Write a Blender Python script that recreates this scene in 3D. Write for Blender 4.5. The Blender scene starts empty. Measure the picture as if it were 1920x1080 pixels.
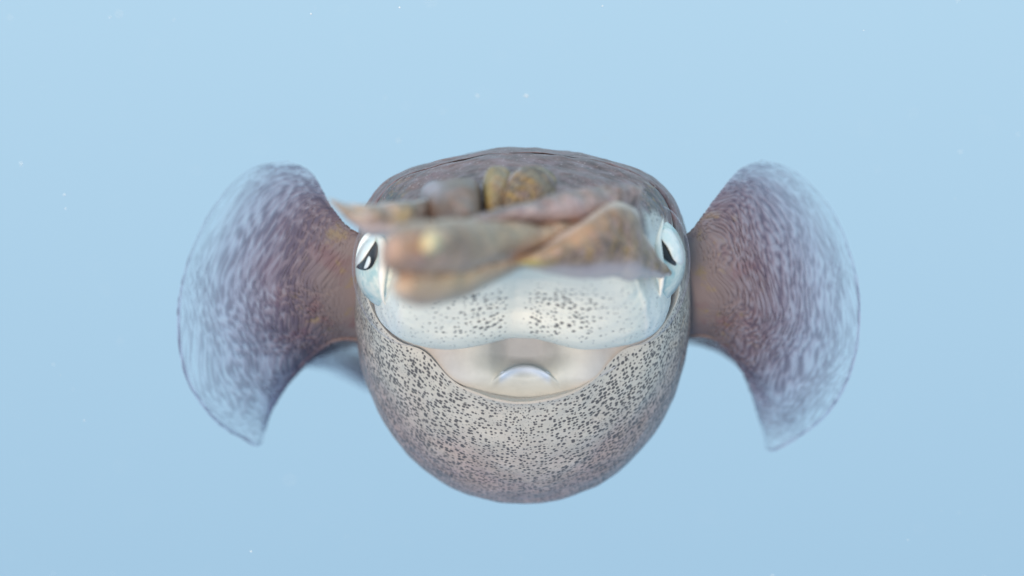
import bpy, math, random
import numpy as np
from mathutils import Vector, noise

random.seed(7); np.random.seed(7)
scene = bpy.context.scene

# ------------------------------------------------------------------ camera
D = 0.60                                   # metres from the lens to the squid's eyes (plane y = 0)
S = 1e-4                                   # metres per photo pixel at y = 0 (squid head about 6 cm wide)
cam_d = bpy.data.cameras.new('camera'); cam = bpy.data.objects.new('camera', cam_d)
scene.collection.objects.link(cam)
cam.location = (0, -D, 0); cam.rotation_euler = (math.radians(90), 0, 0)
cam_d.sensor_width = 36; cam_d.lens = 36 * D / (1920 * S)
cam_d.clip_start = 0.01; cam_d.clip_end = 200
cam_d.dof.use_dof = True; cam_d.dof.focus_distance = D + 0.010; cam_d.dof.aperture_fstop = 9.0
scene.camera = cam

# ------------------------------------------------------------------ open water all round (world) and a lamp standing in for camera strobes
STROBE_DIR = Vector((-0.16, -0.97, -0.08)).normalized()     # towards the light
w = bpy.data.worlds.new('World'); scene.world = w; w.use_nodes = True
nt = w.node_tree; nt.nodes.clear()
wo = nt.nodes.new('ShaderNodeOutputWorld'); bg = nt.nodes.new('ShaderNodeBackground')
tc = nt.nodes.new('ShaderNodeTexCoord'); sx = nt.nodes.new('ShaderNodeSeparateXYZ')
mr = nt.nodes.new('ShaderNodeMapRange'); mr.interpolation_type = 'SMOOTHSTEP'
mr.inputs[1].default_value = -0.8; mr.inputs[2].default_value = 0.8
mx = nt.nodes.new('ShaderNodeMix'); mx.data_type = 'RGBA'
mx.inputs[6].default_value = (0.185, 0.365, 0.575, 1)   # looking down into deeper water
mx.inputs[7].default_value = (0.640, 0.895, 1.050, 1)   # looking up to the bright surface
nt.links.new(tc.outputs['Generated'], sx.inputs[0]); nt.links.new(sx.outputs[2], mr.inputs[0])
nt.links.new(mr.outputs[0], mx.inputs[0]); nt.links.new(mx.outputs[2], bg.inputs[0])
nt.links.new(bg.outputs[0], wo.inputs[0]); bg.inputs[1].default_value = 1.0

strobe_d = bpy.data.lights.new('strobe', 'SUN'); strobe = bpy.data.objects.new('strobe', strobe_d)  # directional lamp standing in for strobe light from the camera side
scene.collection.objects.link(strobe)
strobe_d.energy = 3.0; strobe_d.angle = math.radians(11); strobe_d.color = (1.0, 0.80, 0.66)
strobe.rotation_euler = STROBE_DIR.to_track_quat('Z', 'Y').to_euler()

vs = scene.view_settings
vs.view_transform = 'Standard'; vs.look = 'None'; vs.exposure = 0.0; vs.gamma = 1.0
scene.cycles.use_denoising = True
scene.cycles.transparent_max_bounces = 16
scene.cycles.max_bounces = 8

# ------------------------------------------------------------------ helpers
ORIGIN = np.array([0.0022, 0.03, -0.004])
def P(px, py, ymm):
    """photo direction + depth in mm behind the eye plane -> metres"""
    px, py, ymm = np.broadcast_arrays(np.asarray(px, float), np.asarray(py, float), np.asarray(ymm, float))
    y = ymm * 1e-3; k = S * (D + y) / D
    return np.stack([(px - 960) * k, y, (540 - py) * k], -1)

def lin(r, g, b):
    f = lambda c: (c / 255 / 12.92) if c / 255 <= .04045 else ((c / 255 + .055) / 1.055) ** 2.4
    return np.array([f(r), f(g), f(b)])

def sstep(a, b, x):
    t = np.clip((np.asarray(x, float) - a) / (b - a), 0, 1)
    return t * t * (3 - 2 * t)

def gauss(x, s): return np.exp(-(np.asarray(x, float) / s) ** 2)

def crom(t_keys, vals, t):
    """Catmull-Rom through rows of vals at keys 0..n-1"""
    vals = np.asarray(vals, float); n = len(vals)
    t = np.clip(np.asarray(t, float), 0, n - 1 - 1e-9); i = t.astype(int); f = (t - i)
    g = lambda k: vals[np.clip(k, 0, n - 1)]
    p0, p1, p2, p3 = g(i - 1), g(i), g(i + 1), g(i + 2)
    p0 = np.where((i == 0)[(...,) + (None,) * (vals.ndim - 1)], 2 * p1 - p2, p0)
    p3 = np.where((i == n - 2)[(...,) + (None,) * (vals.ndim - 1)], 2 * p2 - p1, p3)
    f = f[(...,) + (None,) * (vals.ndim - 1)]
    return .5 * (2 * p1 + (p2 - p0) * f + (2 * p0 - 5 * p1 + 4 * p2 - p3) * f ** 2 + (3 * p1 - p0 - 3 * p2 + p3) * f ** 3)

def grid_faces(nr, nc, wrap):
    i = np.arange(nr - 1)[:, None]; j = np.arange(nc if wrap else nc - 1)[None, :]
    a = i * nc + j; b = i * nc + (j + 1) % nc
    return np.stack([a, b, b + nc, a + nc], -1).reshape(-1, 4)

def mesh_obj(name, verts, faces, mat, parent, attrs=None, uv=None):
    v = np.asarray(verts, float).reshape(-1, 3) - (ORIGIN if parent is not None else 0)
    me = bpy.data.meshes.new(name)
    me.from_pydata(v.tolist(), [], faces.tolist() if hasattr(faces, 'tolist') else faces)
    me.polygons.foreach_set('use_smooth', [True] * len(me.polygons))
    for k, a in (attrs or {}).items():
        a = np.asarray(a, float)
        if a.ndim == 2:
            at = me.attributes.new(k, 'FLOAT_COLOR', 'POINT')
            at.data.foreach_set('color', np.concatenate([a, np.ones((len(a), 1))], 1).ravel())
        else:
            at = me.attributes.new(k, 'FLOAT', 'POINT'); at.data.foreach_set('value', a.ravel())
    me.update()
    o = bpy.data.objects.new(name, me); scene.collection.objects.link(o)
    if mat: me.materials.append(mat)
    if parent is not None: o.parent = parent
    return o

def fbm(pts, scale, octv=3, off=0.0):
    return np.array([noise.fractal(Vector((p[0] * scale + off, p[1] * scale, p[2] * scale)), 1.0, 2.0, octv) for p in pts])

# ------------------------------------------------------------------ node helpers
class NT:
    def __init__(s, name):
        s.m = bpy.data.materials.new(name); s.m.use_nodes = True
        s.t = s.m.node_tree; s.t.nodes.clear()
        s.out = s.n('ShaderNodeOutputMaterial')
    def n(s, kind, **kw):
        x = s.t.nodes.new(kind)
        for k, v in kw.items(): setattr(x, k, v)
        return x
    def set(s, sock, v):
        if hasattr(v, 'links') or hasattr(v, 'is_linked'): s.t.links.new(v, sock)
        else:
            if isinstance(v, (tuple, list, np.ndarray)) and len(v) == 3 and sock.type == 'RGBA': v = (*v, 1)
            sock.default_value = v
    def attr(s, name, out='Fac'):
        return s.n('ShaderNodeAttribute', attribute_name=name).outputs[out]
    def math(s, op, a, b=0.0, clamp=False):
        x = s.n('ShaderNodeMath', operation=op, use_clamp=clamp); s.set(x.inputs[0], a); s.set(x.inputs[1], b); return x.outputs[0]
    def vmul(s, a, v):
        x = s.n('ShaderNodeVectorMath', operation='MULTIPLY'); s.set(x.inputs[0], a); s.set(x.inputs[1], v); return x.outputs[0]
    def vadd(s, a, v):
        x = s.n('ShaderNodeVectorMath', operation='ADD'); s.set(x.inputs[0], a); s.set(x.inputs[1], v); return x.outputs[0]
    def rng(s, v, a, b, c=0.0, d=1.0, smooth=True):
        x = s.n('ShaderNodeMapRange', interpolation_type='SMOOTHSTEP' if smooth else 'LINEAR')
        for i, q in enumerate((v, a, b, c, d)): s.set(x.inputs[i], q)
        return x.outputs[0]
    def mix(s, f, a, b, mode='MIX'):
        x = s.n('ShaderNodeMix', data_type='RGBA', blend_type=mode, clamp_factor=True)
        s.set(x.inputs[0], f); s.set(x.inputs[6], a); s.set(x.inputs[7], b); return x.outputs[2]
    def noise(s, vec, scale, detail=3, rough=.55, dist=0.0, out='Fac'):
        x = s.n('ShaderNodeTexNoise'); s.set(x.inputs['Vector'], vec)
        x.inputs['Scale'].default_value = scale; x.inputs['Detail'].default_value = detail
        x.inputs['Roughness'].default_value = rough; x.inputs['Distortion'].default_value = dist
        return x.outputs[out]
    def vor(s, vec, scale, rnd=.9, out='Distance', smooth=None):
        x = s.n('ShaderNodeTexVoronoi'); s.set(x.inputs['Vector'], vec)
        x.inputs['Scale'].default_value = scale; x.inputs['Randomness'].default_value = rnd
        return x.outputs[out]
    def obj(s): return s.n('ShaderNodeTexCoord').outputs['Object']
    def bsdf(s, col, rough, spec=.35, sss=0.0, bump=None, bs=.3, bd=.0004, coat=0.0, alpha=None):
        b = s.n('ShaderNodeBsdfPrincipled'); s.set(b.inputs['Base Color'], col); s.set(b.inputs['Roughness'], rough)
        b.inputs['Specular IOR Level'].default_value = spec
        if sss:
            b.inputs['Subsurface Weight'].default_value = sss; b.inputs['Subsurface Scale'].default_value = .002
            b.inputs['Subsurface Radius'].default_value = (1, .88, .78)
        if coat: b.inputs['Coat Weight'].default_value = coat; b.inputs['Coat Roughness'].default_value = .15
        if alpha is not None: s.set(b.inputs['Alpha'], alpha)
        if bump is not None:
            u = s.n('ShaderNodeBump'); u.inputs['Strength'].default_value = bs; u.inputs['Distance'].default_value = bd
            s.set(u.inputs['Height'], bump); s.t.links.new(u.outputs[0], b.inputs['Normal'])
        return b
    def done(s, b):
        s.t.links.new(b.outputs[0], s.out.inputs[0]); return s.m

def skin_material(name, dark=(0.082, 0.077, 0.080), rough=.40, spec=.22, sss=.12, surf=False):
    """squid skin: colour from the 'col' attribute, pigment spots of radius 'spot', brown mottling 'mot', gold fleck 'gold'"""
    t = NT(name); o = t.obj()
    col = t.attr('col', 'Color'); spot = t.attr('spot'); mot = t.attr('mot'); gold = t.attr('gold')
    tx = t.attr('tex', 'Color') if surf else o
    warp = t.noise(o, 500, 2, out='Color')
    ov = t.vadd(tx, t.vmul(warp, (.00030,) * 3))
    vn = t.n('ShaderNodeTexVoronoi'); t.set(vn.inputs['Vector'], ov); vn.inputs['Scale'].default_value = 1 / .00116; vn.inputs['Randomness'].default_value = .72
    d1 = vn.outputs['Distance']; sv = t.n('ShaderNodeSeparateColor'); t.set(sv.inputs[0], vn.outputs['Color']); rc = sv.outputs[0]
    d2 = t.vor(ov, 1 / .00085, .95); d3 = t.vor(ov, 1 / .00042, 1.0)
    n1 = t.noise(o, 260, 2)
    r1 = t.math('MULTIPLY', t.math('MULTIPLY', spot, t.rng(n1, .3, .7, .92, 1.08)), t.rng(rc, 0, 1, .66, 1.12, False))
    m1 = t.rng(d1, t.math('MULTIPLY', r1, .52), t.math('MULTIPLY', r1, .30), 0, 1)
    m2 = t.rng(d2, t.math('MULTIPLY', spot, .24), t.math('MULTIPLY', spot, .10), 0, .65)
    m = t.math('MAXIMUM', m1, m2)
    # mottled brown chromatophore fields
    nb = t.noise(o, 170, 4, .6); nf = t.noise(o, 900, 3, .65)
    mo = t.math('MULTIPLY', t.rng(t.math('ADD', nb, t.math('MULTIPLY', nf, .7)), .62, 1.08, -.55, .55, False), mot)
    cc = t.mix(1.0, col, t.math('ADD', mo, 1.0), 'MULTIPLY')
    tone = t.mix(t.math('MULTIPLY', t.rng(t.noise(o, 330, 3), .42, .68), t.math('MULTIPLY', mot, .40)), cc, lin(168, 142, 150))
    fine = t.math('MULTIPLY', t.rng(d3, .34, .16), t.math('MULTIPLY', mot, .55))
    tone = t.mix(fine, tone, (0.055, 0.040, 0.038))
    tone = t.mix(t.math('MULTIPLY', t.rng(t.noise(o, 520, 3), .48, .66), t.math('MULTIPLY', gold, .8)), tone, lin(186, 146, 84))
    gd = t.math('MULTIPLY', t.rng(d2, .50, .26), t.math('MULTIPLY', gold, .85))
    tone = t.mix(gd, tone, (0.045, 0.034, 0.030))
    fl = t.vor(o, 1 / .0011, 1.0)
    tone = t.mix(t.math('MULTIPLY', t.rng(fl, .22, .07), t.math('MULTIPLY', mot, .65)), tone, lin(226, 208, 204))  # pale dots painted in as wet sparkle on the brown skin
    fin = t.mix(t.math('MULTIPLY', m, .93), tone, dark)
    h = t.math('ADD', t.math('MULTIPLY', nf, .6), t.math('MULTIPLY', nb, .6))
    return t.done(t.bsdf(fin, rough, spec, sss, h, .35, .0006, coat=.08))

def soft_material(name, rough=.45, spec=.2, sss=.3):
    t = NT(name); o = t.obj(); col = t.attr('col', 'Color')
    n = t.noise(o, 240, 3); c = t.mix(1.0, col, t.rng(n, .3, .7, .93, 1.06), 'MULTIPLY')
    return t.done(t.bsdf(c, rough, spec, sss, t.noise(o, 420, 2), .08, .0005))

M_SKIN = skin_material('squid_skin', surf=True)
M_ARM = skin_material('squid_arm_skin', rough=.5, spec=.2, sss=.2)
M_FUNNEL = soft_material('squid_funnel_membrane', .55, .12, .1)

# ------------------------------------------------------------------ the squid
squid = bpy.data.objects.new('squid', None); scene.collection.objects.link(squid)
squid.location = ORIGIN; squid.empty_display_size = .02
squid['label'] = 'pale spotted squid with spread translucent fins swimming head first in open blue water'
squid['category'] = 'squid'

CX = 980.0
# ---- body: one loft from the tail over the mantle, round the mantle rim, in to the neck and out over the head
#        y_side y_bot y_top |  rx  centre  top  bottom  n_top n_bot
R = [
    (212, 212, 212,    2, 596, 594, 598, 2.0, 2.0),
    (205, 205, 205,   45, 590, 548, 634, 2.0, 2.0),
    (180, 180, 180,  112, 580, 480, 700, 2.1, 2.0),
    (145, 145, 145,  190, 575, 400, 790, 2.3, 2.0),
    (105, 105, 105,  258, 570, 336, 880, 2.5, 2.0),
    ( 72,  72,  70,  297, 570, 300, 927, 2.8, 2.0),
    ( 50,  48,  48,  311, 575, 293, 943, 3.3, 2.1),
    ( 38,  34,  34,  314, 575, 290, 936, 3.5, 2.1),
    ( 30,  22,  24,  313, 570, 290, 905, 3.6, 2.0),
    ( 24,  12,  16,  309, 562, 291, 855, 3.6, 1.88),
    ( 19,   5,  11,  303, 552, 293, 802, 3.6, 1.76),
    ( 16,   1,   7,  298, 540, 295, 767, 3.5, 1.68),
    ( 15,  -.3, 5.5, 294, 538, 296, 757, 3.4, 1.65),   # rim
    (15.5,  .6, 5.9, 290, 538, 296.3, 752, 3.2, 1.65),
    ( 17,   8,  6.6, 286, 535, 296.8, 744, 3.2, 1.66),
    ( 19,  22,  7.4, 283, 520, 297.2, 722, 3.2, 1.8),
    ( 20,  28,  7.6, 282, 500, 297.4, 680, 3.2, 2.2),    # neck, deep inside
    ( 18,  24,  6.8, 283, 498, 297.6, 652, 3.2, 2.6),
    ( 13,  14,   5,  287, 496, 297.8, 652, 3.2, 2.9),
    (  6,   4,   1,  287, 496, 299, 658, 3.1, 3.5),    # head behind the eyes
    ( -3,  -3,  -7,  277, 496, 314, 661, 3.0, 3.6),
    (-11,  -8, -16,  262, 494, 334, 653, 2.9, 3.4),
    (-19, -12, -26,  246, 490, 356, 634, 2.7, 3.2),
    (-28, -16, -35,  220, 486, 382, 600, 2.5, 2.9),
    (-36, -20, -43,  178, 482, 404, 562, 2.3, 2.6),
    (-43, -28, -49,  116, 480, 428, 525, 2.1, 2.2),
    (-49, -42, -52,   50, 478, 454, 498, 2.0, 2.0),
    (-51, -50, -52,    2, 478, 477, 479, 2.0, 2.0),
]
IRIM = 12
NR, NA = 330, 300
tt = np.linspace(0, len(R) - 1, NR)
tt = np.sort(np.concatenate([tt, np.linspace(IRIM - 1.2, IRIM + 1.2, 40), np.linspace(18.5, 25, 90)])); NR = len(tt)
rr = crom(None, R, tt)
th = np.linspace(0, 2 * math.pi, NA, endpoint=False) + math.pi / NA
c, s = np.cos(th)[None], np.sin(th)[None]
ys, yb, yt, rx, cz, top, bot, n1_, n2_ = [rr[:, i][:, None] for i in range(9)]
n = np.where(s > 0, n1_, n2_)
px = CX + np.maximum(rx, 1) * np.sign(c) * np.abs(c) ** (2 / n)
py = np.where(s > 0, cz - np.maximum(cz - top, .5) * np.abs(s) ** (2 / n), cz + np.maximum(bot - cz, .5) * np.abs(s) ** (2 / n))
ym = ys * c ** 2 + np.where(s > 0, yt, yb) * s ** 2
head = sstep(17.2, 18.6, tt)[:, None] * np.ones_like(px)
mantle = 1 - sstep(IRIM, IRIM + .3, tt)[:, None] * np.ones_like(px)
dx = px - CX; adx = np.abs(dx)
up = np.clip(s, 0, 1) * np.ones_like(px)
# dorsal ridge of the mantle and head, flat shoulders
py -= 11 * gauss(dx, 95) * up ** 2 * mantle * sstep(3, 6, tt)[:, None]
py += 9 * sstep(60, 230, adx) * up ** 3 * sstep(5, 7, tt)[:, None] * (1 - sstep(24, 26, tt)[:, None])
py -= 10 * gauss(dx, 100) * up ** 2 * sstep(IRIM, IRIM + .3, tt)[:, None]
# two ventral lobes of the head, notch over the funnel, and the groove between the lobes
low = np.clip(-s, 0, 1) * np.ones_like(px)
py -= 30 * gauss(dx + 4, 85) * low ** 3 * head * (1 - sstep(22.5, 24.5, tt)[:, None])
front = sstep(19.5, 21, tt)[:, None] * np.ones_like(px)
ym += 1.3 * gauss(dx + 13, 8) * low * front * sstep(520, 545, py)
ym -= 1.3 * gauss(adx - 95, 70) * low * front
# the rim hugs the corners of the head, leaving a rounded notch for the funnel
py -= 34 * gauss(adx - 186, 42) * low ** .5 * (gauss(tt - IRIM, 1.3)[:, None] * (tt < 15.5)[:, None])
# eye sockets
for ex, ez in ((-236, 500), (232, 497)):
    k = np.exp(-(((px - CX - ex) / 80) ** 2 + ((py - ez) / 78) ** 2) * 1.2) * head
    ym += 5 * k * (1 - sstep(20, 22, tt)[:, None])
    px -= np.sign(ex) * 20 * k
# raised fold of skin in front of each eye, running down to the corner of the head
fold = gauss(adx - (232 + 6 * np.sin((py - 520) / 40)), 5) * sstep(500, 530, py) * (1 - sstep(640, 655, py)) * front
ym -= 1.0 * fold
body_v = P(px, py, ym).reshape(-1, 3)
# soft uneven relief
SN_ = (s * np.ones_like(px)).ravel()
nz = fbm(body_v, 90, 3); nz2 = fbm(body_v, 320, 2, 3.1)
ctr = P(np.full_like(px, CX), np.broadcast_to(cz, px.shape), ym).reshape(-1, 3)
dirv = body_v - ctr; dirv /= np.linalg.norm(dirv, axis=1)[:, None] + 1e-9
amp = (0.00035 * nz + 0.00010 * nz2) * (1 + .9 * np.clip(SN_, 0, 1)) * (1 - .6 * (gauss(tt - IRIM, .6)[:, None] * np.ones_like(px)).ravel())
body_v = body_v + dirv * amp[:, None]

# ---- pigment
X, Y, Zp, H = px.ravel(), py.ravel(), ym.ravel(), head.ravel()
Tm = (tt[:, None] * np.ones_like(px)).ravel(); A = np.abs(X - CX); SN = (s * np.ones_like(px)).ravel()
jit = nz * 26
belly = lin(200, 194, 182); flank = lin(180, 152, 142); brown = lin(124, 92, 88); white = lin(250, 244, 226)
inner = lin(205, 200, 196); cyan = lin(246, 242, 232)
L3 = lambda a, b, k: a[None] * (1 - k[:, None]) + b[None] * k[:, None] if a.ndim == 1 else a * (1 - k[:, None]) + b[None] * k[:, None]
k_top = sstep(0.05, .5, SN + nz * .25)                             # mantle: pale belly, brown back
col = L3(L3(belly, flank, sstep(10.2, 7.0, Tm + nz * .6)), brown, k_top)
ins = sstep(IRIM + .4, IRIM + 1.2, Tm) * (1 - H)
col = L3(col, inner, ins * (SN < .1))
col = L3(col, lin(186, 178, 168), gauss(Tm - 12.2, .45) * (SN < .2) * .8)
# head: brown above, white below, bluish white beside the eyes
k_w = sstep(478, 516, Y + jit * .5)
eye_side = sstep(218, 242, A + jit * .3) * sstep(388, 420, Y + jit + (A - 240) * -.3)
hc = L3(brown, white, k_w)
hc = L3(hc, cyan, eye_side * .85)
hc = L3(hc, lin(70, 54, 52), .75 * sstep(200, 250, A + jit * .4) * gauss(Y - 372, 30))
col = col * (1 - H[:, None]) + hc * H[:, None]
spot_m = sstep(12.25, 11.8, Tm) * (1 - .52 * k_top)                 # belly spots: tiny at the rim, then full
spot_m *= .92 + .18 * sstep(40, 150, A) * sstep(11.9, 11.0, Tm)
spot_m = np.where(Tm > IRIM, 0, spot_m) * (.7 + .3 * sstep(11.9, 11.0, Tm))
spot_m = spot_m * (1 + .06 * sstep(10, 7, Tm))
vent = k_w * sstep(500, 535, Y)
spot_h = vent * (.42 + .56 * gauss((A - 75), 90) * sstep(530, 560, Y) * sstep(650, 610, Y)) * sstep(2, 22, np.abs(X - CX + 13))
corner = sstep(205, 240, A) * gauss(Y - 380, 40)                     # dark speckle above each eye
spot_h = np.maximum(spot_h, 1.25 * corner)
spot_h = np.maximum(spot_h, .35 * eye_side)
spot = spot_m * (1 - H) + spot_h * H
mot = (k_top * .75 + .12 + .38 * sstep(10, 7.5, Tm) * (1 - k_top)) * (1 - H) + (1 - np.maximum(k_w, eye_side * .9)) * H
mot *= (1 - ins)
gold = np.zeros_like(mot) + .35 * corner * H + .3 * H * sstep(200, 240, A) * (1 - k_w) * sstep(400, 360, Y)
gold = np.maximum(gold, .30 * (1 - H) * gauss(SN + .15, .25) * sstep(IRIM, 10, Tm) * (1 - ins))

# skin coordinates: round the mantle and along it, so that spots lie evenly; plain position on the head
seg = np.linalg.norm(np.diff(body_v.reshape(NR, NA, 3), axis=0), axis=2); arc_l = np.concatenate([np.zeros((1, NA)), np.cumsum(seg, 0)])
arc_l = arc_l.mean(1, keepdims=True) * np.ones_like(px)
ang = np.mod(th - math.pi / 2, 2 * math.pi)[None] - math.pi      # seam on the back
tex_m = np.stack([ang * .0315 * 1.25 * np.ones_like(px), arc_l * 2.15, np.full_like(px, .5)], -1).reshape(-1, 3)
tex = np.where((Tm > 16.5)[:, None], body_v * np.array([1.0, 1.2, 1.3]) - .3, tex_m)
spot = spot * np.where(H > .5, 1, sstep(.97, .85, SN))
faces = grid_faces(NR, NA, True)
caps = np.array([])
body = mesh_obj('body', body_v, faces[:, ::-1], M_SKIN, squid, dict(col=col, spot=spot, mot=mot, gold=gold, tex=tex))
body['label'] = 'spotted pale mantle and broad brown topped head'

# ---- funnel: a pale bowl in the mantle opening with an arched lip over a recess with shade painted in
gx, gy = np.meshgrid(np.linspace(735, 1233, 280), np.linspace(610, 778, 170))
u = (gx - 984) / 190; vv = (gy - 690) / 80
yf = 4.0 + 5.5 * np.abs(u) ** 2.2 + 3.0 * sstep(.2, 1.0, vv) - 1.2 * gauss(vv - .1, .5)
arc = 683 + 18 * ((gx - 984) / 46) ** 2                               # lip line
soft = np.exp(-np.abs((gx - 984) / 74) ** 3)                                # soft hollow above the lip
inside = sstep(70, 30, np.abs(gx - 984))
lipm = sstep(1.5, -1.5, gy - arc) * inside
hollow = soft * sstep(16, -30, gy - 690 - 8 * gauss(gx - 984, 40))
yf += 4.0 * hollow + 1.8 * lipm
yf -= 1.3 * gauss(gy - arc - 4, 8) * inside                             # rolled edge of the lip
yf -= 1.4 * gauss(np.hypot(np.abs(gx - 984) - 118, (gy - 690) * .6), 40)
yf += 40 * sstep(.96, 1.06, np.abs((gx - 980) / 294) ** 1.65 + (np.clip(gy - 538, 0, None) / 219) ** 1.65)   # stays inside the mantle rim
fv = P(gx, gy, yf).reshape(-1, 3)
G1 = gx.ravel(); G2 = gy.ravel(); lm = lipm.ravel()
fcol = L3(lin(192, 195, 190), lin(190, 184, 182), sstep(60, 160, np.abs(G1 - 984)) * .7)
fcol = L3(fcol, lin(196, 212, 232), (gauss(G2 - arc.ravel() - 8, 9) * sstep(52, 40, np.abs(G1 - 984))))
fcol = L3(fcol, lin(162, 166, 170), hollow.ravel())  # the head's shade painted grey into the hollow
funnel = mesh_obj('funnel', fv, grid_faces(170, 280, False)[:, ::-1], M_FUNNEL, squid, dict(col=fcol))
sol = funnel.modifiers.new('thickness', 'SOLIDIFY'); sol.thickness = .0012; sol.offset = -1
funnel['label'] = 'smooth pale grey funnel with an arched lip'

# ------------------------------------------------------------------ fins
def fin_material():
    t = NT('squid_fin_membrane')
    u = t.attr('fu'); v = t.attr('fv'); rip = t.attr('rip'); o = t.obj()
    cv = t.n('ShaderNodeCombineXYZ'); t.set(cv.inputs[0], t.math('MULTIPLY', u, 90)); t.set(cv.inputs[1], t.math('MULTIPLY', v, 44))
    st = t.noise(cv.outputs[0], 1.0, 2, .5, 1.1)
    rp = t.math('ADD', t.math('MULTIPLY', rip, .9), t.math('MULTIPLY', t.rng(st, .36, .64, -.5, .5), .15))   # -0.5..0.5
    ramp = t.n('ShaderNodeValToRGB'); t.set(ramp.inputs[0], u); e = ramp.color_ramp
    e.elements[0].position = 0; e.elements[0].color = (*lin(172, 156, 152), 1)
    e.elements[1].position = 1; e.elements[1].color = (*lin(168, 178, 204), 1)
    for p_, c_ in ((.22, lin(152, 138, 138)), (.42, lin(146, 132, 142)), (.7, lin(160, 158, 182))):
        x = e.elements.new(p_); x.color = (*c_, 1)
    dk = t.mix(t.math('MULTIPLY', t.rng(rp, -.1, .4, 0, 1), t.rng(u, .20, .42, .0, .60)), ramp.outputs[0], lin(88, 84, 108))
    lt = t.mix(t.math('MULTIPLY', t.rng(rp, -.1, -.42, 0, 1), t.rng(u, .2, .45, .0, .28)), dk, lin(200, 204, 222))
    red = t.math('MULTIPLY', t.rng(t.noise(o, 150, 3), .52, .72), t.rng(u, .75, .35, 0, .35))
    lt = t.mix(red, lt, lin(142, 96, 104))
    gold = t.math('MULTIPLY', t.rng(t.noise(o, 240, 3), .58, .72), t.rng(u, .55, .25, 0, .5))
    lt = t.mix(gold, lt, lin(176, 156, 112))
    al = t.rng(u, .30, .90, 1.0, .22); al2 = t.rng(u, .80, .97, 0, -.10)
    al = t.math('ADD', al, al2)
    al = t.math('ADD', al, t.math('MULTIPLY', rp, t.rng(u, .25, .55, .0, .26)))
    al = t.math('ADD', al, t.math('MULTIPLY', t.rng(u, .975, .992), .42), True)
    al = t.math('MULTIPLY', al, t.rng(v, .74, .86, 1.0, .28))
    al = t.math('MULTIPLY', al, t.math('SUBTRACT', 1.0, t.math('MULTIPLY', t.rng(u, .6, .95, 0, .6), t.rng(v, .36, .16))))
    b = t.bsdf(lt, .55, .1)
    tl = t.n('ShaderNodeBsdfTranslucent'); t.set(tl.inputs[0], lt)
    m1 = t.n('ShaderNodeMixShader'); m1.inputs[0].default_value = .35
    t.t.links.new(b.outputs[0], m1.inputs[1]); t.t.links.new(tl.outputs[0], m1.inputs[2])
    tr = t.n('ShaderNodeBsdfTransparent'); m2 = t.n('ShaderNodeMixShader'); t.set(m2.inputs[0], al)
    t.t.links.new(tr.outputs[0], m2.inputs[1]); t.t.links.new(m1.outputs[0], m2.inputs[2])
    return t.done(m2)
M_FIN = fin_material()

def fin(rows, nv, nu, seed, label):
    rows = np.asarray(rows, float)                                   # rows x 5 x 3 (photo x, photo y, depth mm)
    rows[:9, :2, 2] = rows[:9, :2, 2] * .62 + 9; rows[:9, 2, 2] = rows[:9, 2, 2] * .8 + 5
    tv = np.linspace(0, len(rows) - 1, nv)
    R1 = crom(None, rows, tv)                                        # nv x 5 x 3
    tu = np.linspace(0, rows.shape[1] - 1, nu)
    R2 = crom(None, R1.transpose(1, 0, 2), tu).transpose(1, 0, 2)    # nv x nu x 3
    V = P(R2[..., 0], R2[..., 1], R2[..., 2])
    du = np.gradient(V, axis=1); dv = np.gradient(V, axis=0); N = np.cross(du, dv); N /= np.linalg.norm(N, axis=-1)[..., None] + 1e-12
    fu = np.linspace(0, 1, nu)[None] * np.ones((nv, 1)); fvv = (tv / (len(rows) - 1))[:, None] * np.ones((1, nu))
    rip = np.zeros((nv, nu))
    for i in range(nv):
        for j in range(nu):
            a, b = fu[i, j], fvv[i, j]
            wv = noise.noise(Vector((a * 6, b * 9, seed))) * .9
            q = 1.15 * noise.noise(Vector((a * 104 + wv * 7 + 6 * b, b * 50 + wv * 3, seed + 9)))
            q += .2 * noise.noise(Vector((a * 36 + wv * 4, b * 18, seed + 4)))
            rip[i, j] = max(-.5, min(.5, q * .95))
    wgt = sstep(.08, .35, fu) * (1 - .6 * sstep(.8, 1, fu))
    V = V + N * (rip * wgt * .0005)[..., None]
    o = mesh_obj('fin', V.reshape(-1, 3), grid_faces(nv, nu, False), M_FIN, squid,
                 dict(fu=fu.ravel(), fv=fvv.ravel(), rip=rip.ravel()))
    so = o.modifiers.new('thickness', 'SOLIDIFY'); so.thickness = .0004; so.offset = 0
    so.use_rim = False
    o['label'] = label
    return o

LEFT = [
    [(700, 450, 24), (655, 428, 26), (622, 388, 30), (585, 325, 36), (540, 301, 42)],
    [(698, 458, 28), (640, 432, 28), (575, 378, 32), (505, 328, 40), (462, 322, 46)],
    [(695, 480, 32), (620, 472, 30), (535, 440, 32), (445, 400, 38), (392, 402, 44)],
    [(692, 520, 38), (600, 525, 34), (510, 520, 33), (408, 500, 36), (346, 508, 40)],
    [(692, 560, 44), (600, 570, 40), (510, 590, 36), (408, 600, 36), (332, 605, 38)],
    [(692, 595, 52), (610, 605, 48), (530, 640, 44), (430, 685, 42), (348, 708, 42)],
    [(694, 620, 60), (620, 622, 56), (550, 668, 52), (466, 742, 50), (398, 784, 50)],
    [(696, 635, 68), (625, 634, 64), (560, 682, 62), (502, 765, 60), (450, 820, 60)],
    [(698, 645, 76), (632, 642, 72), (564, 690, 70), (512, 760, 68), (489, 829, 68)],
    [(700, 655, 95), (655, 650, 95), (595, 668, 92), (540, 695, 90), (498, 714, 88)],
    [(702, 668, 115), (672, 668, 115), (640, 675, 115), (612, 683, 115), (588, 690, 115)],
    [(712, 692, 135), (708, 702, 135), (704, 714, 135), (702, 724, 135), (700, 736, 135)],
]
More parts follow.
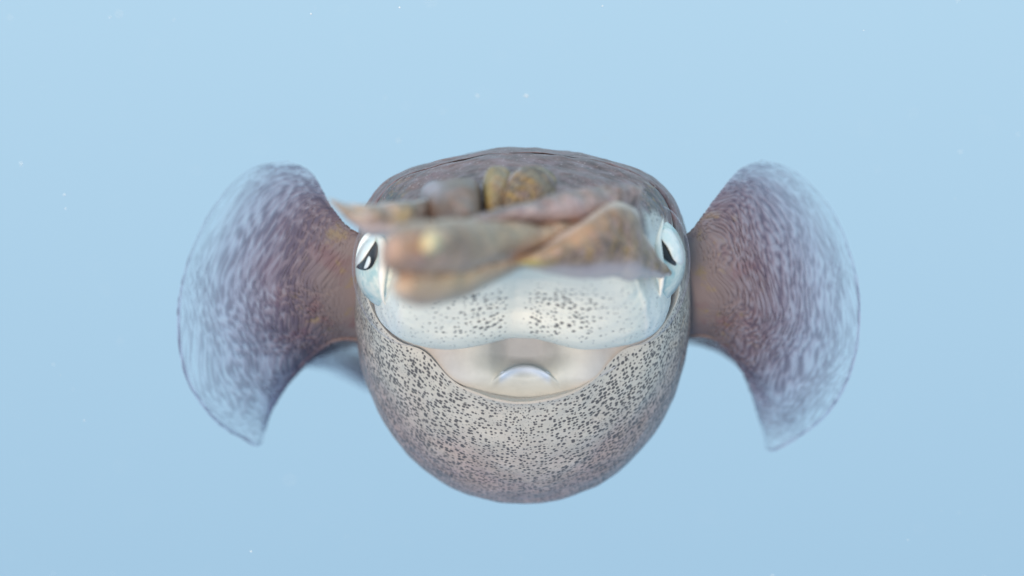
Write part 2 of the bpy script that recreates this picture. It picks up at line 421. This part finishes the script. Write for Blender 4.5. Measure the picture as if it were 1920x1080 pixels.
RIGHT = [
    [(1262, 458, 24), (1298, 430, 26), (1338, 376, 30), (1384, 320, 36), (1426, 300, 42)],
    [(1265, 466, 28), (1325, 435, 28), (1388, 375, 32), (1450, 330, 40), (1492, 322, 46)],
    [(1268, 490, 32), (1340, 475, 30), (1420, 430, 32), (1510, 396, 38), (1562, 398, 44)],
    [(1270, 530, 38), (1360, 525, 34), (1450, 510, 33), (1545, 495, 36), (1603, 505, 40)],
    [(1272, 565, 44), (1365, 575, 40), (1455, 590, 36), (1550, 595, 36), (1613, 592, 38)],
    [(1273, 592, 52), (1355, 608, 48), (1440, 650, 44), (1535, 680, 42), (1600, 686, 42)],
    [(1274, 612, 60), (1345, 624, 56), (1415, 690, 52), (1495, 750, 50), (1562, 764, 50)],
    [(1274, 626, 68), (1340, 632, 64), (1398, 690, 62), (1455, 780, 60), (1505, 815, 60)],
    [(1275, 635, 76), (1336, 637, 72), (1390, 690, 70), (1420, 770, 68), (1440, 844, 68)],
    [(1272, 645, 95), (1320, 645, 95), (1375, 675, 92), (1418, 720, 90), (1440, 760, 88)],
    [(1262, 648, 115), (1290, 640, 115), (1320, 636, 115), (1345, 634, 115), (1365, 640, 115)],
]
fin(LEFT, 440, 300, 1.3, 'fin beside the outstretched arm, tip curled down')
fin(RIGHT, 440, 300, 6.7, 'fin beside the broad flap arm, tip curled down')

# ------------------------------------------------------------------ eyes
def eye_mat(name, base, tint, rough=.25, metal=.0, spec=.6):
    t = NT(name); o = t.obj()
    n1 = t.noise(o, 330, 3); n2 = t.noise(o, 900, 2)
    c = t.mix(t.rng(n1, .35, .65), base, tint)
    c = t.mix(t.rng(n2, .5, .72, 0, .6), c, lin(236, 240, 226))
    b = t.bsdf(c, rough, spec, 0, n2, .12, .0004); b.inputs['Metallic'].default_value = metal
    return t.done(b)
M_IRIS = eye_mat('eye_silver', lin(222, 226, 214), lin(168, 198, 196), .22, .0)
M_FLAP = eye_mat('eye_flap_silver', lin(255, 250, 242), lin(222, 232, 228), .16, .0, .9)
def plain(name, c, rough, spec=.5):
    t = NT(name); n = t.noise(t.obj(), 700, 2)
    return t.done(t.bsdf(t.mix(n, c, tuple(x * .85 for x in c)), rough, spec))
M_PUPIL = plain('eye_pupil_black', (.006, .006, .008), .12)
M_GLINT = plain('eye_painted_reflection', tuple(lin(238, 240, 238)), .2)  # white for the reflection modelled on the pupil
def cornea_material():
    t = NT('eye_cornea_clear'); lw = t.n('ShaderNodeLayerWeight'); lw.inputs[0].default_value = .25
    b = t.bsdf(lin(206, 194, 206), .12, .8)
    tr = t.n('ShaderNodeBsdfTransparent'); m = t.n('ShaderNodeMixShader')
    t.set(m.inputs[0], t.rng(lw.outputs['Facing'], .45, .98, .03, .85))
    t.t.links.new(tr.outputs[0], m.inputs[1]); t.t.links.new(b.outputs[0], m.inputs[2])
    return t.done(m)
M_CORNEA = cornea_material()

def ellipsoid(name, c, r, ymm, rymm, mat, parent, nu=64, nv=40, shear=0.0):
    a = np.linspace(0, 2 * math.pi, nu, endpoint=False)[None]; b = np.linspace(1e-3, math.pi - 1e-3, nv)[:, None]
    ex = c[0] + r[0] * np.sin(b) * np.cos(a); ey = c[1] - r[1] * np.cos(b) + 0 * a; ed = ymm - rymm * np.sin(b) * np.sin(a)
    ex = ex + shear * (ey - c[1])
    return mesh_obj(name, P(ex, ey, ed).reshape(-1, 3), grid_faces(nv, nu, True), mat, parent)

def eye_patch(name, poly, c, r, ymm, rymm, mat, parent, lift, dome):
    poly = np.asarray(poly, float); m = len(poly)
    closed = np.concatenate([poly[-1:], poly, poly[:2]]); tq = np.linspace(1, m + 1, m * 8, endpoint=False)
    out = crom(None, closed, tq); cen = poly.mean(0)
    rings = np.linspace(0.02, 1, 14)
    pts = cen + (out - cen)[None] * rings[:, None, None]
    q = 1 - ((pts[..., 0] - c[0]) / r[0]) ** 2 - ((pts[..., 1] - c[1]) / r[1]) ** 2
    dep = ymm - rymm * np.sqrt(np.clip(q, .0, 1))
    dep = dep - lift - dome * (1 - rings[:, None] ** 3)
    dep = np.where(rings[:, None] > .985, dep + lift + .5, dep)          # tuck the edge into the eyeball
    return mesh_obj(name, P(pts[..., 0], pts[..., 1], dep).reshape(-1, 3), grid_faces(14, len(out), True), mat, parent)

EL, ER = dict(c=(745, 503), r=(79, 80), ymm=2.5, rymm=11), dict(c=(1210, 488), r=(76, 86), ymm=2.5, rymm=11)
eyeL = ellipsoid('eye', EL['c'], EL['r'], 2.5, 11, M_IRIS, squid); eyeL['label'] = 'silver eye under the outstretched arm'
eyeR = ellipsoid('eye', ER['c'], ER['r'], 2.5, 11, M_IRIS, squid); eyeR['label'] = 'silver eye beside the broad flap arm'
eye_patch('pupil', [(704, 451), (709, 462), (707, 482), (698, 501), (684, 508), (669, 504), (668, 499), (680, 488), (692, 470)], **EL, mat=M_PUPIL, parent=eyeL, lift=.25, dome=.1)
eye_patch('iris_flap', [(690, 436), (704, 437), (705, 450), (694, 468), (681, 487), (669, 498), (666, 488), (671, 462), (680, 444)], **EL, mat=M_FLAP, parent=eyeL, lift=.5, dome=.7)
eye_patch('lens', [(691, 480), (695, 483), (694, 493), (689, 502), (682, 504), (686, 491)], **EL, mat=M_GLINT, parent=eyeL, lift=.45, dome=.3)  # raised white patch put in as a reflection within the pupil
eye_patch('pupil', [(1236, 446), (1242, 448), (1253, 466), (1267, 488), (1268, 499), (1256, 494), (1240, 480), (1234, 462)], **ER, mat=M_PUPIL, parent=eyeR, lift=.25, dome=.1)
eye_patch('iris_flap', [(1246, 427), (1259, 430), (1274, 450), (1283, 476), (1282, 493), (1275, 497), (1263, 488), (1252, 466), (1240, 449), (1237, 438)], **ER, mat=M_FLAP, parent=eyeR, lift=.5, dome=.7)
ellipsoid('cornea', (752, 520), (91, 128), 4, 13, M_CORNEA, eyeL, 72, 48, .12)
ellipsoid('cornea', (1204, 514), (89, 134), 4, 13, M_CORNEA, eyeR, 72, 48, -.12)

def eyelid(pts, parent):
    """white fold of skin along the front of an eye"""
    q = np.asarray(pts, float); r = crom(None, q, np.linspace(0, len(q) - 1, 70)); a = np.linspace(0, 2 * math.pi, 14, endpoint=False)[None]
    C3 = P(r[:, 0], r[:, 1], r[:, 2])[:, None]; w_ = (r[:, 3] * 1e-4)[:, None]
    V = C3 + np.stack([w_ * np.cos(a), -w_ * 1.3 * np.sin(a), .35 * w_ * np.cos(a)], -1)
    return mesh_obj('eyelid', V.reshape(-1, 3), grid_faces(70, 14, True), M_LID, parent)
M_LID = plain('eyelid_white', tuple(lin(250, 246, 236)), .38, .4)
eyelid([(700, 436, -4, 1), (714, 450, -8, 6), (718, 478, -9.5, 8), (717, 510, -10, 8), (716, 538, -9, 5), (718, 560, -7, 2.5), (722, 574, -4.5, .5)], eyeL)
eyelid([(1243, 404, -1, 1), (1238, 424, -5, 6), (1232, 450, -8, 8), (1236, 480, -9.5, 7), (1241, 510, -10, 6), (1240, 536, -9, 4), (1238, 556, -7, 2), (1235, 570, -4.5, .5)], eyeR)

# ------------------------------------------------------------------ arms: swept bands between an upper and a lower edge
def arm(stations, base, edge=None, mot=1.0, gold=0.0, patch=None, nexp=2.0, label=None, na=56, ns=110, gold_low=False, wob=.0011, seed=0.0, tip=None, curl=False):
    """stations: (ux, uy, lx, ly, depth mm, half thickness mm)"""
    st = np.asarray(stations, float); r = crom(None, st, np.linspace(0, len(st) - 1, ns))
    a = np.linspace(0, 2 * math.pi, na, endpoint=False)[None]
    ca, sa = np.cos(a), np.sin(a)
    e = 2 / nexp
    fx = np.sign(ca) * np.abs(ca) ** e; fy = np.sign(sa) * np.abs(sa) ** e
    U3, W3 = P(r[:, 0], r[:, 1], r[:, 4]), P(r[:, 2], r[:, 3], r[:, 4])
    C3, E3 = (U3 + W3) / 2, (U3 - W3) / 2
    T3 = np.gradient(C3, axis=0); B3 = np.cross(T3, E3); B3 /= np.linalg.norm(B3, axis=1)[:, None] + 1e-12
    if not curl: B3 = np.zeros_like(B3) - np.array([0, 1.0, 0])        # lies across the view: round towards the front
    if B3[ns // 2, 1] > 0: B3 = -B3                                   # rounded side towards the front
    V = C3[:, None] + E3[:, None] * fx[..., None] + B3[:, None] * (np.maximum(r[:, 5], .05)[:, None] * fy * 1e-3)[..., None]
    V = V.reshape(-1, 3)
    nn = fbm(V, 160, 3, seed)
    V = V + np.stack([nn * 0, -nn * wob, nn * wob * .5], -1)
    cc = np.tile(base, (len(V), 1)); t_ = (np.linspace(0, 1, ns)[:, None] * np.ones((1, na))).ravel(); cv = (ca * np.ones((ns, 1))).ravel()
    mo = np.full(len(V), mot); go = np.full(len(V), gold)
    if gold_low: go = gold * sstep(.35, -.25, cv + nn * .5) * sstep(-1.0, -.55, cv - .25)
    if patch is not None:
        for (pt, pw, pc, pcw, pcol, pk) in patch:
            k = gauss(t_ - pt, pw) * gauss(cv - pc, pcw) * pk
            k = np.clip(k * 2.2, 0, 1)
            cc = L3(cc, pcol, k); mo = mo * (1 - k * .8); go = go * (1 - k)
    if edge is not None:
        ke = sstep(.74, .95, np.abs(cv) + nn * .06) * .8
        cc = L3(cc, edge, ke); mo = mo * (1 - ke)
    if tip is not None:
        cc = L3(cc, tip[0], sstep(tip[1], tip[2], t_)); mo = mo * (1 - .7 * sstep(tip[1], tip[2], t_))
    cc = cc * np.array([.98, .90, .82])                               # warm brown pigment
    F = grid_faces(ns, na, True).tolist()
    F.append(list(range(na - 1, -1, -1))); F.append([(ns - 1) * na + j for j in range(na)])
    o = mesh_obj('arm', V, F, M_ARM, squid, dict(col=cc, spot=np.zeros(len(V)), mot=mo, gold=go))
    if label: o['label'] = label
    return o

tan = lin(176, 158, 146); grey = lin(146, 128, 118); lav = lin(206, 198, 212); beige = lin(226, 210, 192); mauve = lin(172, 156, 160)
# arm stretched out sideways over one eye
arm([(815, 372, 800, 440, -36, 6), (790, 371, 782, 450, -44, 6.5), (760, 374, 756, 446, -50, 6), (720, 378, 722, 440, -55, 5), (680, 382, 690, 436, -58, 4),
     (648, 383, 660, 418, -60, 3), (626, 379, 634, 396, -61, 2), (615, 377, 617, 381, -61, .6)], lin(176, 164, 156), lin(222, 214, 220), .55, .25,
    [(.45, .2, -.7, .35, lin(206, 194, 194), .9), (.28, .1, .1, .4, lin(186, 170, 132), .4)], label='slender arm stretched sideways over one eye', seed=1)
# broad grey dorsal arm with a lilac patch
arm([(800, 392, 896, 386, 2, 3.5), (792, 386, 900, 374, -10, 3.2), (788, 382, 902, 366, -22, 3.4), (790, 386, 903, 370, -32, 3.8), (806, 400, 902, 388, -42, 5), (828, 418, 899, 406, -51, 5.5), (852, 430, 892, 420, -57, 4), (866, 434, 884, 428, -60, 1)],
    grey, None, .6, 0, [(.45, .18, .55, .30, lin(178, 170, 182), .8)], label='broad grey arm with a smooth lilac patch', nexp=3.0, seed=2, curl=True)
# two short curled dorsal arms in the middle
arm([(912, 386, 960, 380, 2, 3), (907, 374, 966, 366, -9, 4), (905, 366, 970, 358, -19, 4.6), (905, 366, 970, 358, -27, 5), (907, 376, 965, 368, -34, 5), (909, 392, 954, 386, -40, 4.5), (914, 408, 940, 404, -44, 3), (921, 416, 930, 415, -46, .8)],
    lin(160, 142, 108), None, .8, .7, [(.40, .10, .85, .25, lin(226, 220, 232), 1), (.36, .06, .1, .3, lin(226, 220, 232), .9), (.75, .2, .6, .5, lin(180, 156, 102), .7)], label='short curled yellowish arm', seed=3, nexp=2.2, curl=True)
arm([(972, 386, 1036, 376, 2, 3), (966, 374, 1042, 362, -9, 4), (958, 366, 1046, 354, -19, 4.6), (952, 368, 1044, 356, -27, 5), (946, 378, 1034, 366, -34, 5), (942, 392, 1008, 384, -40, 4.5), (944, 404, 978, 398, -44, 3), (950, 408, 964, 405, -46, .8)],
    lin(140, 120, 98), None, 1.0, 1.0, [(.42, .16, .62, .18, lin(230, 222, 236), 1.2), (.62, .14, .85, .2, lin(222, 212, 224), 1)], label='short curled dark speckled arm', seed=4, nexp=2.2, curl=True)
# lilac banded arm lying across
arm([(1206, 352, 1190, 400, -24, 6), (1160, 346, 1152, 416, -33, 8), (1110, 350, 1104, 422, -41, 9), (1050, 362, 1046, 420, -49, 9), (990, 380, 988, 419, -56, 7.5), (940, 390, 940, 424, -61, 7), (900, 402, 902, 430, -66, 6), (872, 416, 876, 436, -70, 4), (860, 424, 864, 434, -71, 1)],
    lin(166, 146, 142), None, 1.2, .1, [(.42, .22, -.3, .7, lin(190, 178, 184), .35), (.97, .1, 0, 1.5, lin(226, 212, 206), .9)], label='lilac mottled arm lying across the head', seed=5)
# long brown arm sweeping across the face, rolled over at its end
arm([(1120, 414, 1110, 458, -38, 7), (1060, 414, 1050, 462, -46, 9), (985, 416, 985, 480, -56, 11), (915, 416, 925, 498, -68, 12), (850, 412, 868, 514, -80, 13), (790, 416, 806, 518, -90, 13), (748, 428, 752, 514, -96, 11), (722, 448, 722, 504, -98, 7), (713, 468, 713, 488, -98.5, 1.5)],
    lin(186, 160, 140), lin(206, 186, 168), .85, .15, [(.50, .10, .15, .35, lin(120, 98, 92), .45), (.30, .2, .2, .6, lin(170, 158, 140), .4), (.85, .12, .2, .8, lin(190, 162, 150), .5)], label='long brown arm sweeping across the face', nexp=2.3, seed=6)
# pale arm tucked below it
arm([(1046, 448, 1036, 468, -46, 4), (985, 470, 980, 500, -55, 6), (930, 486, 926, 528, -64, 8), (880, 496, 876, 556, -74, 9), (830, 500, 826, 569, -83, 10), (782, 502, 780, 571, -90, 10), (750, 508, 752, 564, -94, 8), (736, 524, 739, 552, -95.5, 4), (731, 536, 733, 543, -96, .8)],
    lin(204, 176, 150), lin(232, 208, 188), .5, .0, [(.42, .12, .1, .5, lin(200, 172, 134), .3)], label='pale beige arm tucked under the brown one', nexp=2.3, seed=7, tip=(lin(238, 216, 194), .6, .9))
# rounded pale end of an arm pointing forward
arm([(866, 420, 838, 462, -72, 3), (850, 424, 822, 468, -84, 2.8), (834, 430, 806, 474, -94, 2.4), (821, 434, 797, 476, -101, 1.8), (814, 440, 796, 474, -106, 1.2), (808, 450, 799, 466, -109, .4)],
    lin(206, 168, 142), None, .4, 0, label='small rounded pale orange arm tip', seed=8, tip=(lin(255, 228, 180), .5, .85), curl=True)
# broad flap-like arm on the other side
arm([(1259, 504, 1259, 513, -8, 1.0), (1232, 479, 1242, 520, -17, 4), (1207, 436, 1219, 521, -26, 6), (1194, 394, 1200, 522, -33, 8), (1168, 378, 1170, 522, -39, 9), (1140, 380, 1140, 521, -44, 9.5), (1106, 404, 1106, 520, -49, 9.5), (1070, 430, 1066, 517, -54, 9), (1030, 456, 1026, 512, -59, 8), (996, 476, 994, 505, -63, 6), (972, 490, 974, 498, -66, 2.5), (962, 494, 963, 496, -67, .6)],
    lin(164, 140, 120), lin(226, 212, 206), 1.1, 1.0, [(.45, .5, -.92, .22, lin(196, 186, 192), 1.0), (.70, .22, .6, .35, lin(190, 154, 126), .7), (.88, .12, -.45, .4, lin(206, 188, 116), .9)], nexp=1.75,
    label='broad flap shaped brown arm with a lilac margin', gold_low=True, seed=9)

# ------------------------------------------------------------------ specks drifting in the water
def specks(nk=900):
    vs_, fs = [], []
    ico = [(0, 0, 1), (.9, 0, .2), (.28, .85, .2), (-.72, .53, .2), (-.72, -.53, .2), (.28, -.85, .2), (0, 0, -1)]
    tri = [(0, 1, 2), (0, 2, 3), (0, 3, 4), (0, 4, 5), (0, 5, 1), (6, 2, 1), (6, 3, 2), (6, 4, 3), (6, 5, 4), (6, 1, 5)]
    for _ in range(nk):
        y = random.uniform(-.30, .55); k = (D + y) / D
        x = random.uniform(-.14, .14) * k; z = random.uniform(-.085, .085) * k
        if y > -.12 and abs(x - .002) < .07 and -.045 < z < .03: y = random.uniform(.24, .55)
        rad = random.choice((.00009, .00012, .00016, .0002, .00027)) * (1 if y > -.1 else .6)
        el = random.choice((1, 1, 1.4, 3.5)); rot = random.uniform(0, math.pi)
        b = len(vs_)
        for q in ico:
            qx = q[0] * el * random.uniform(.7, 1.2); qz = q[2]
            vs_.append((x + rad * (qx * math.cos(rot) - qz * math.sin(rot)), y + rad * q[1], z + rad * (qx * math.sin(rot) + qz * math.cos(rot))))
        fs += [tuple(b + i for i in f) for f in tri]
    t = NT('drifting_speck_pale'); nse = t.noise(t.obj(), 300, 2)
    m = t.done(t.bsdf(t.mix(nse, lin(236, 240, 240), lin(214, 226, 232)), .6, .3))
    o = mesh_obj('drifting_specks', np.array(vs_), fs, m, None)
    o['kind'] = 'stuff'; o['label'] = 'fine pale specks drifting in the blue water'; o['category'] = 'specks'
specks()
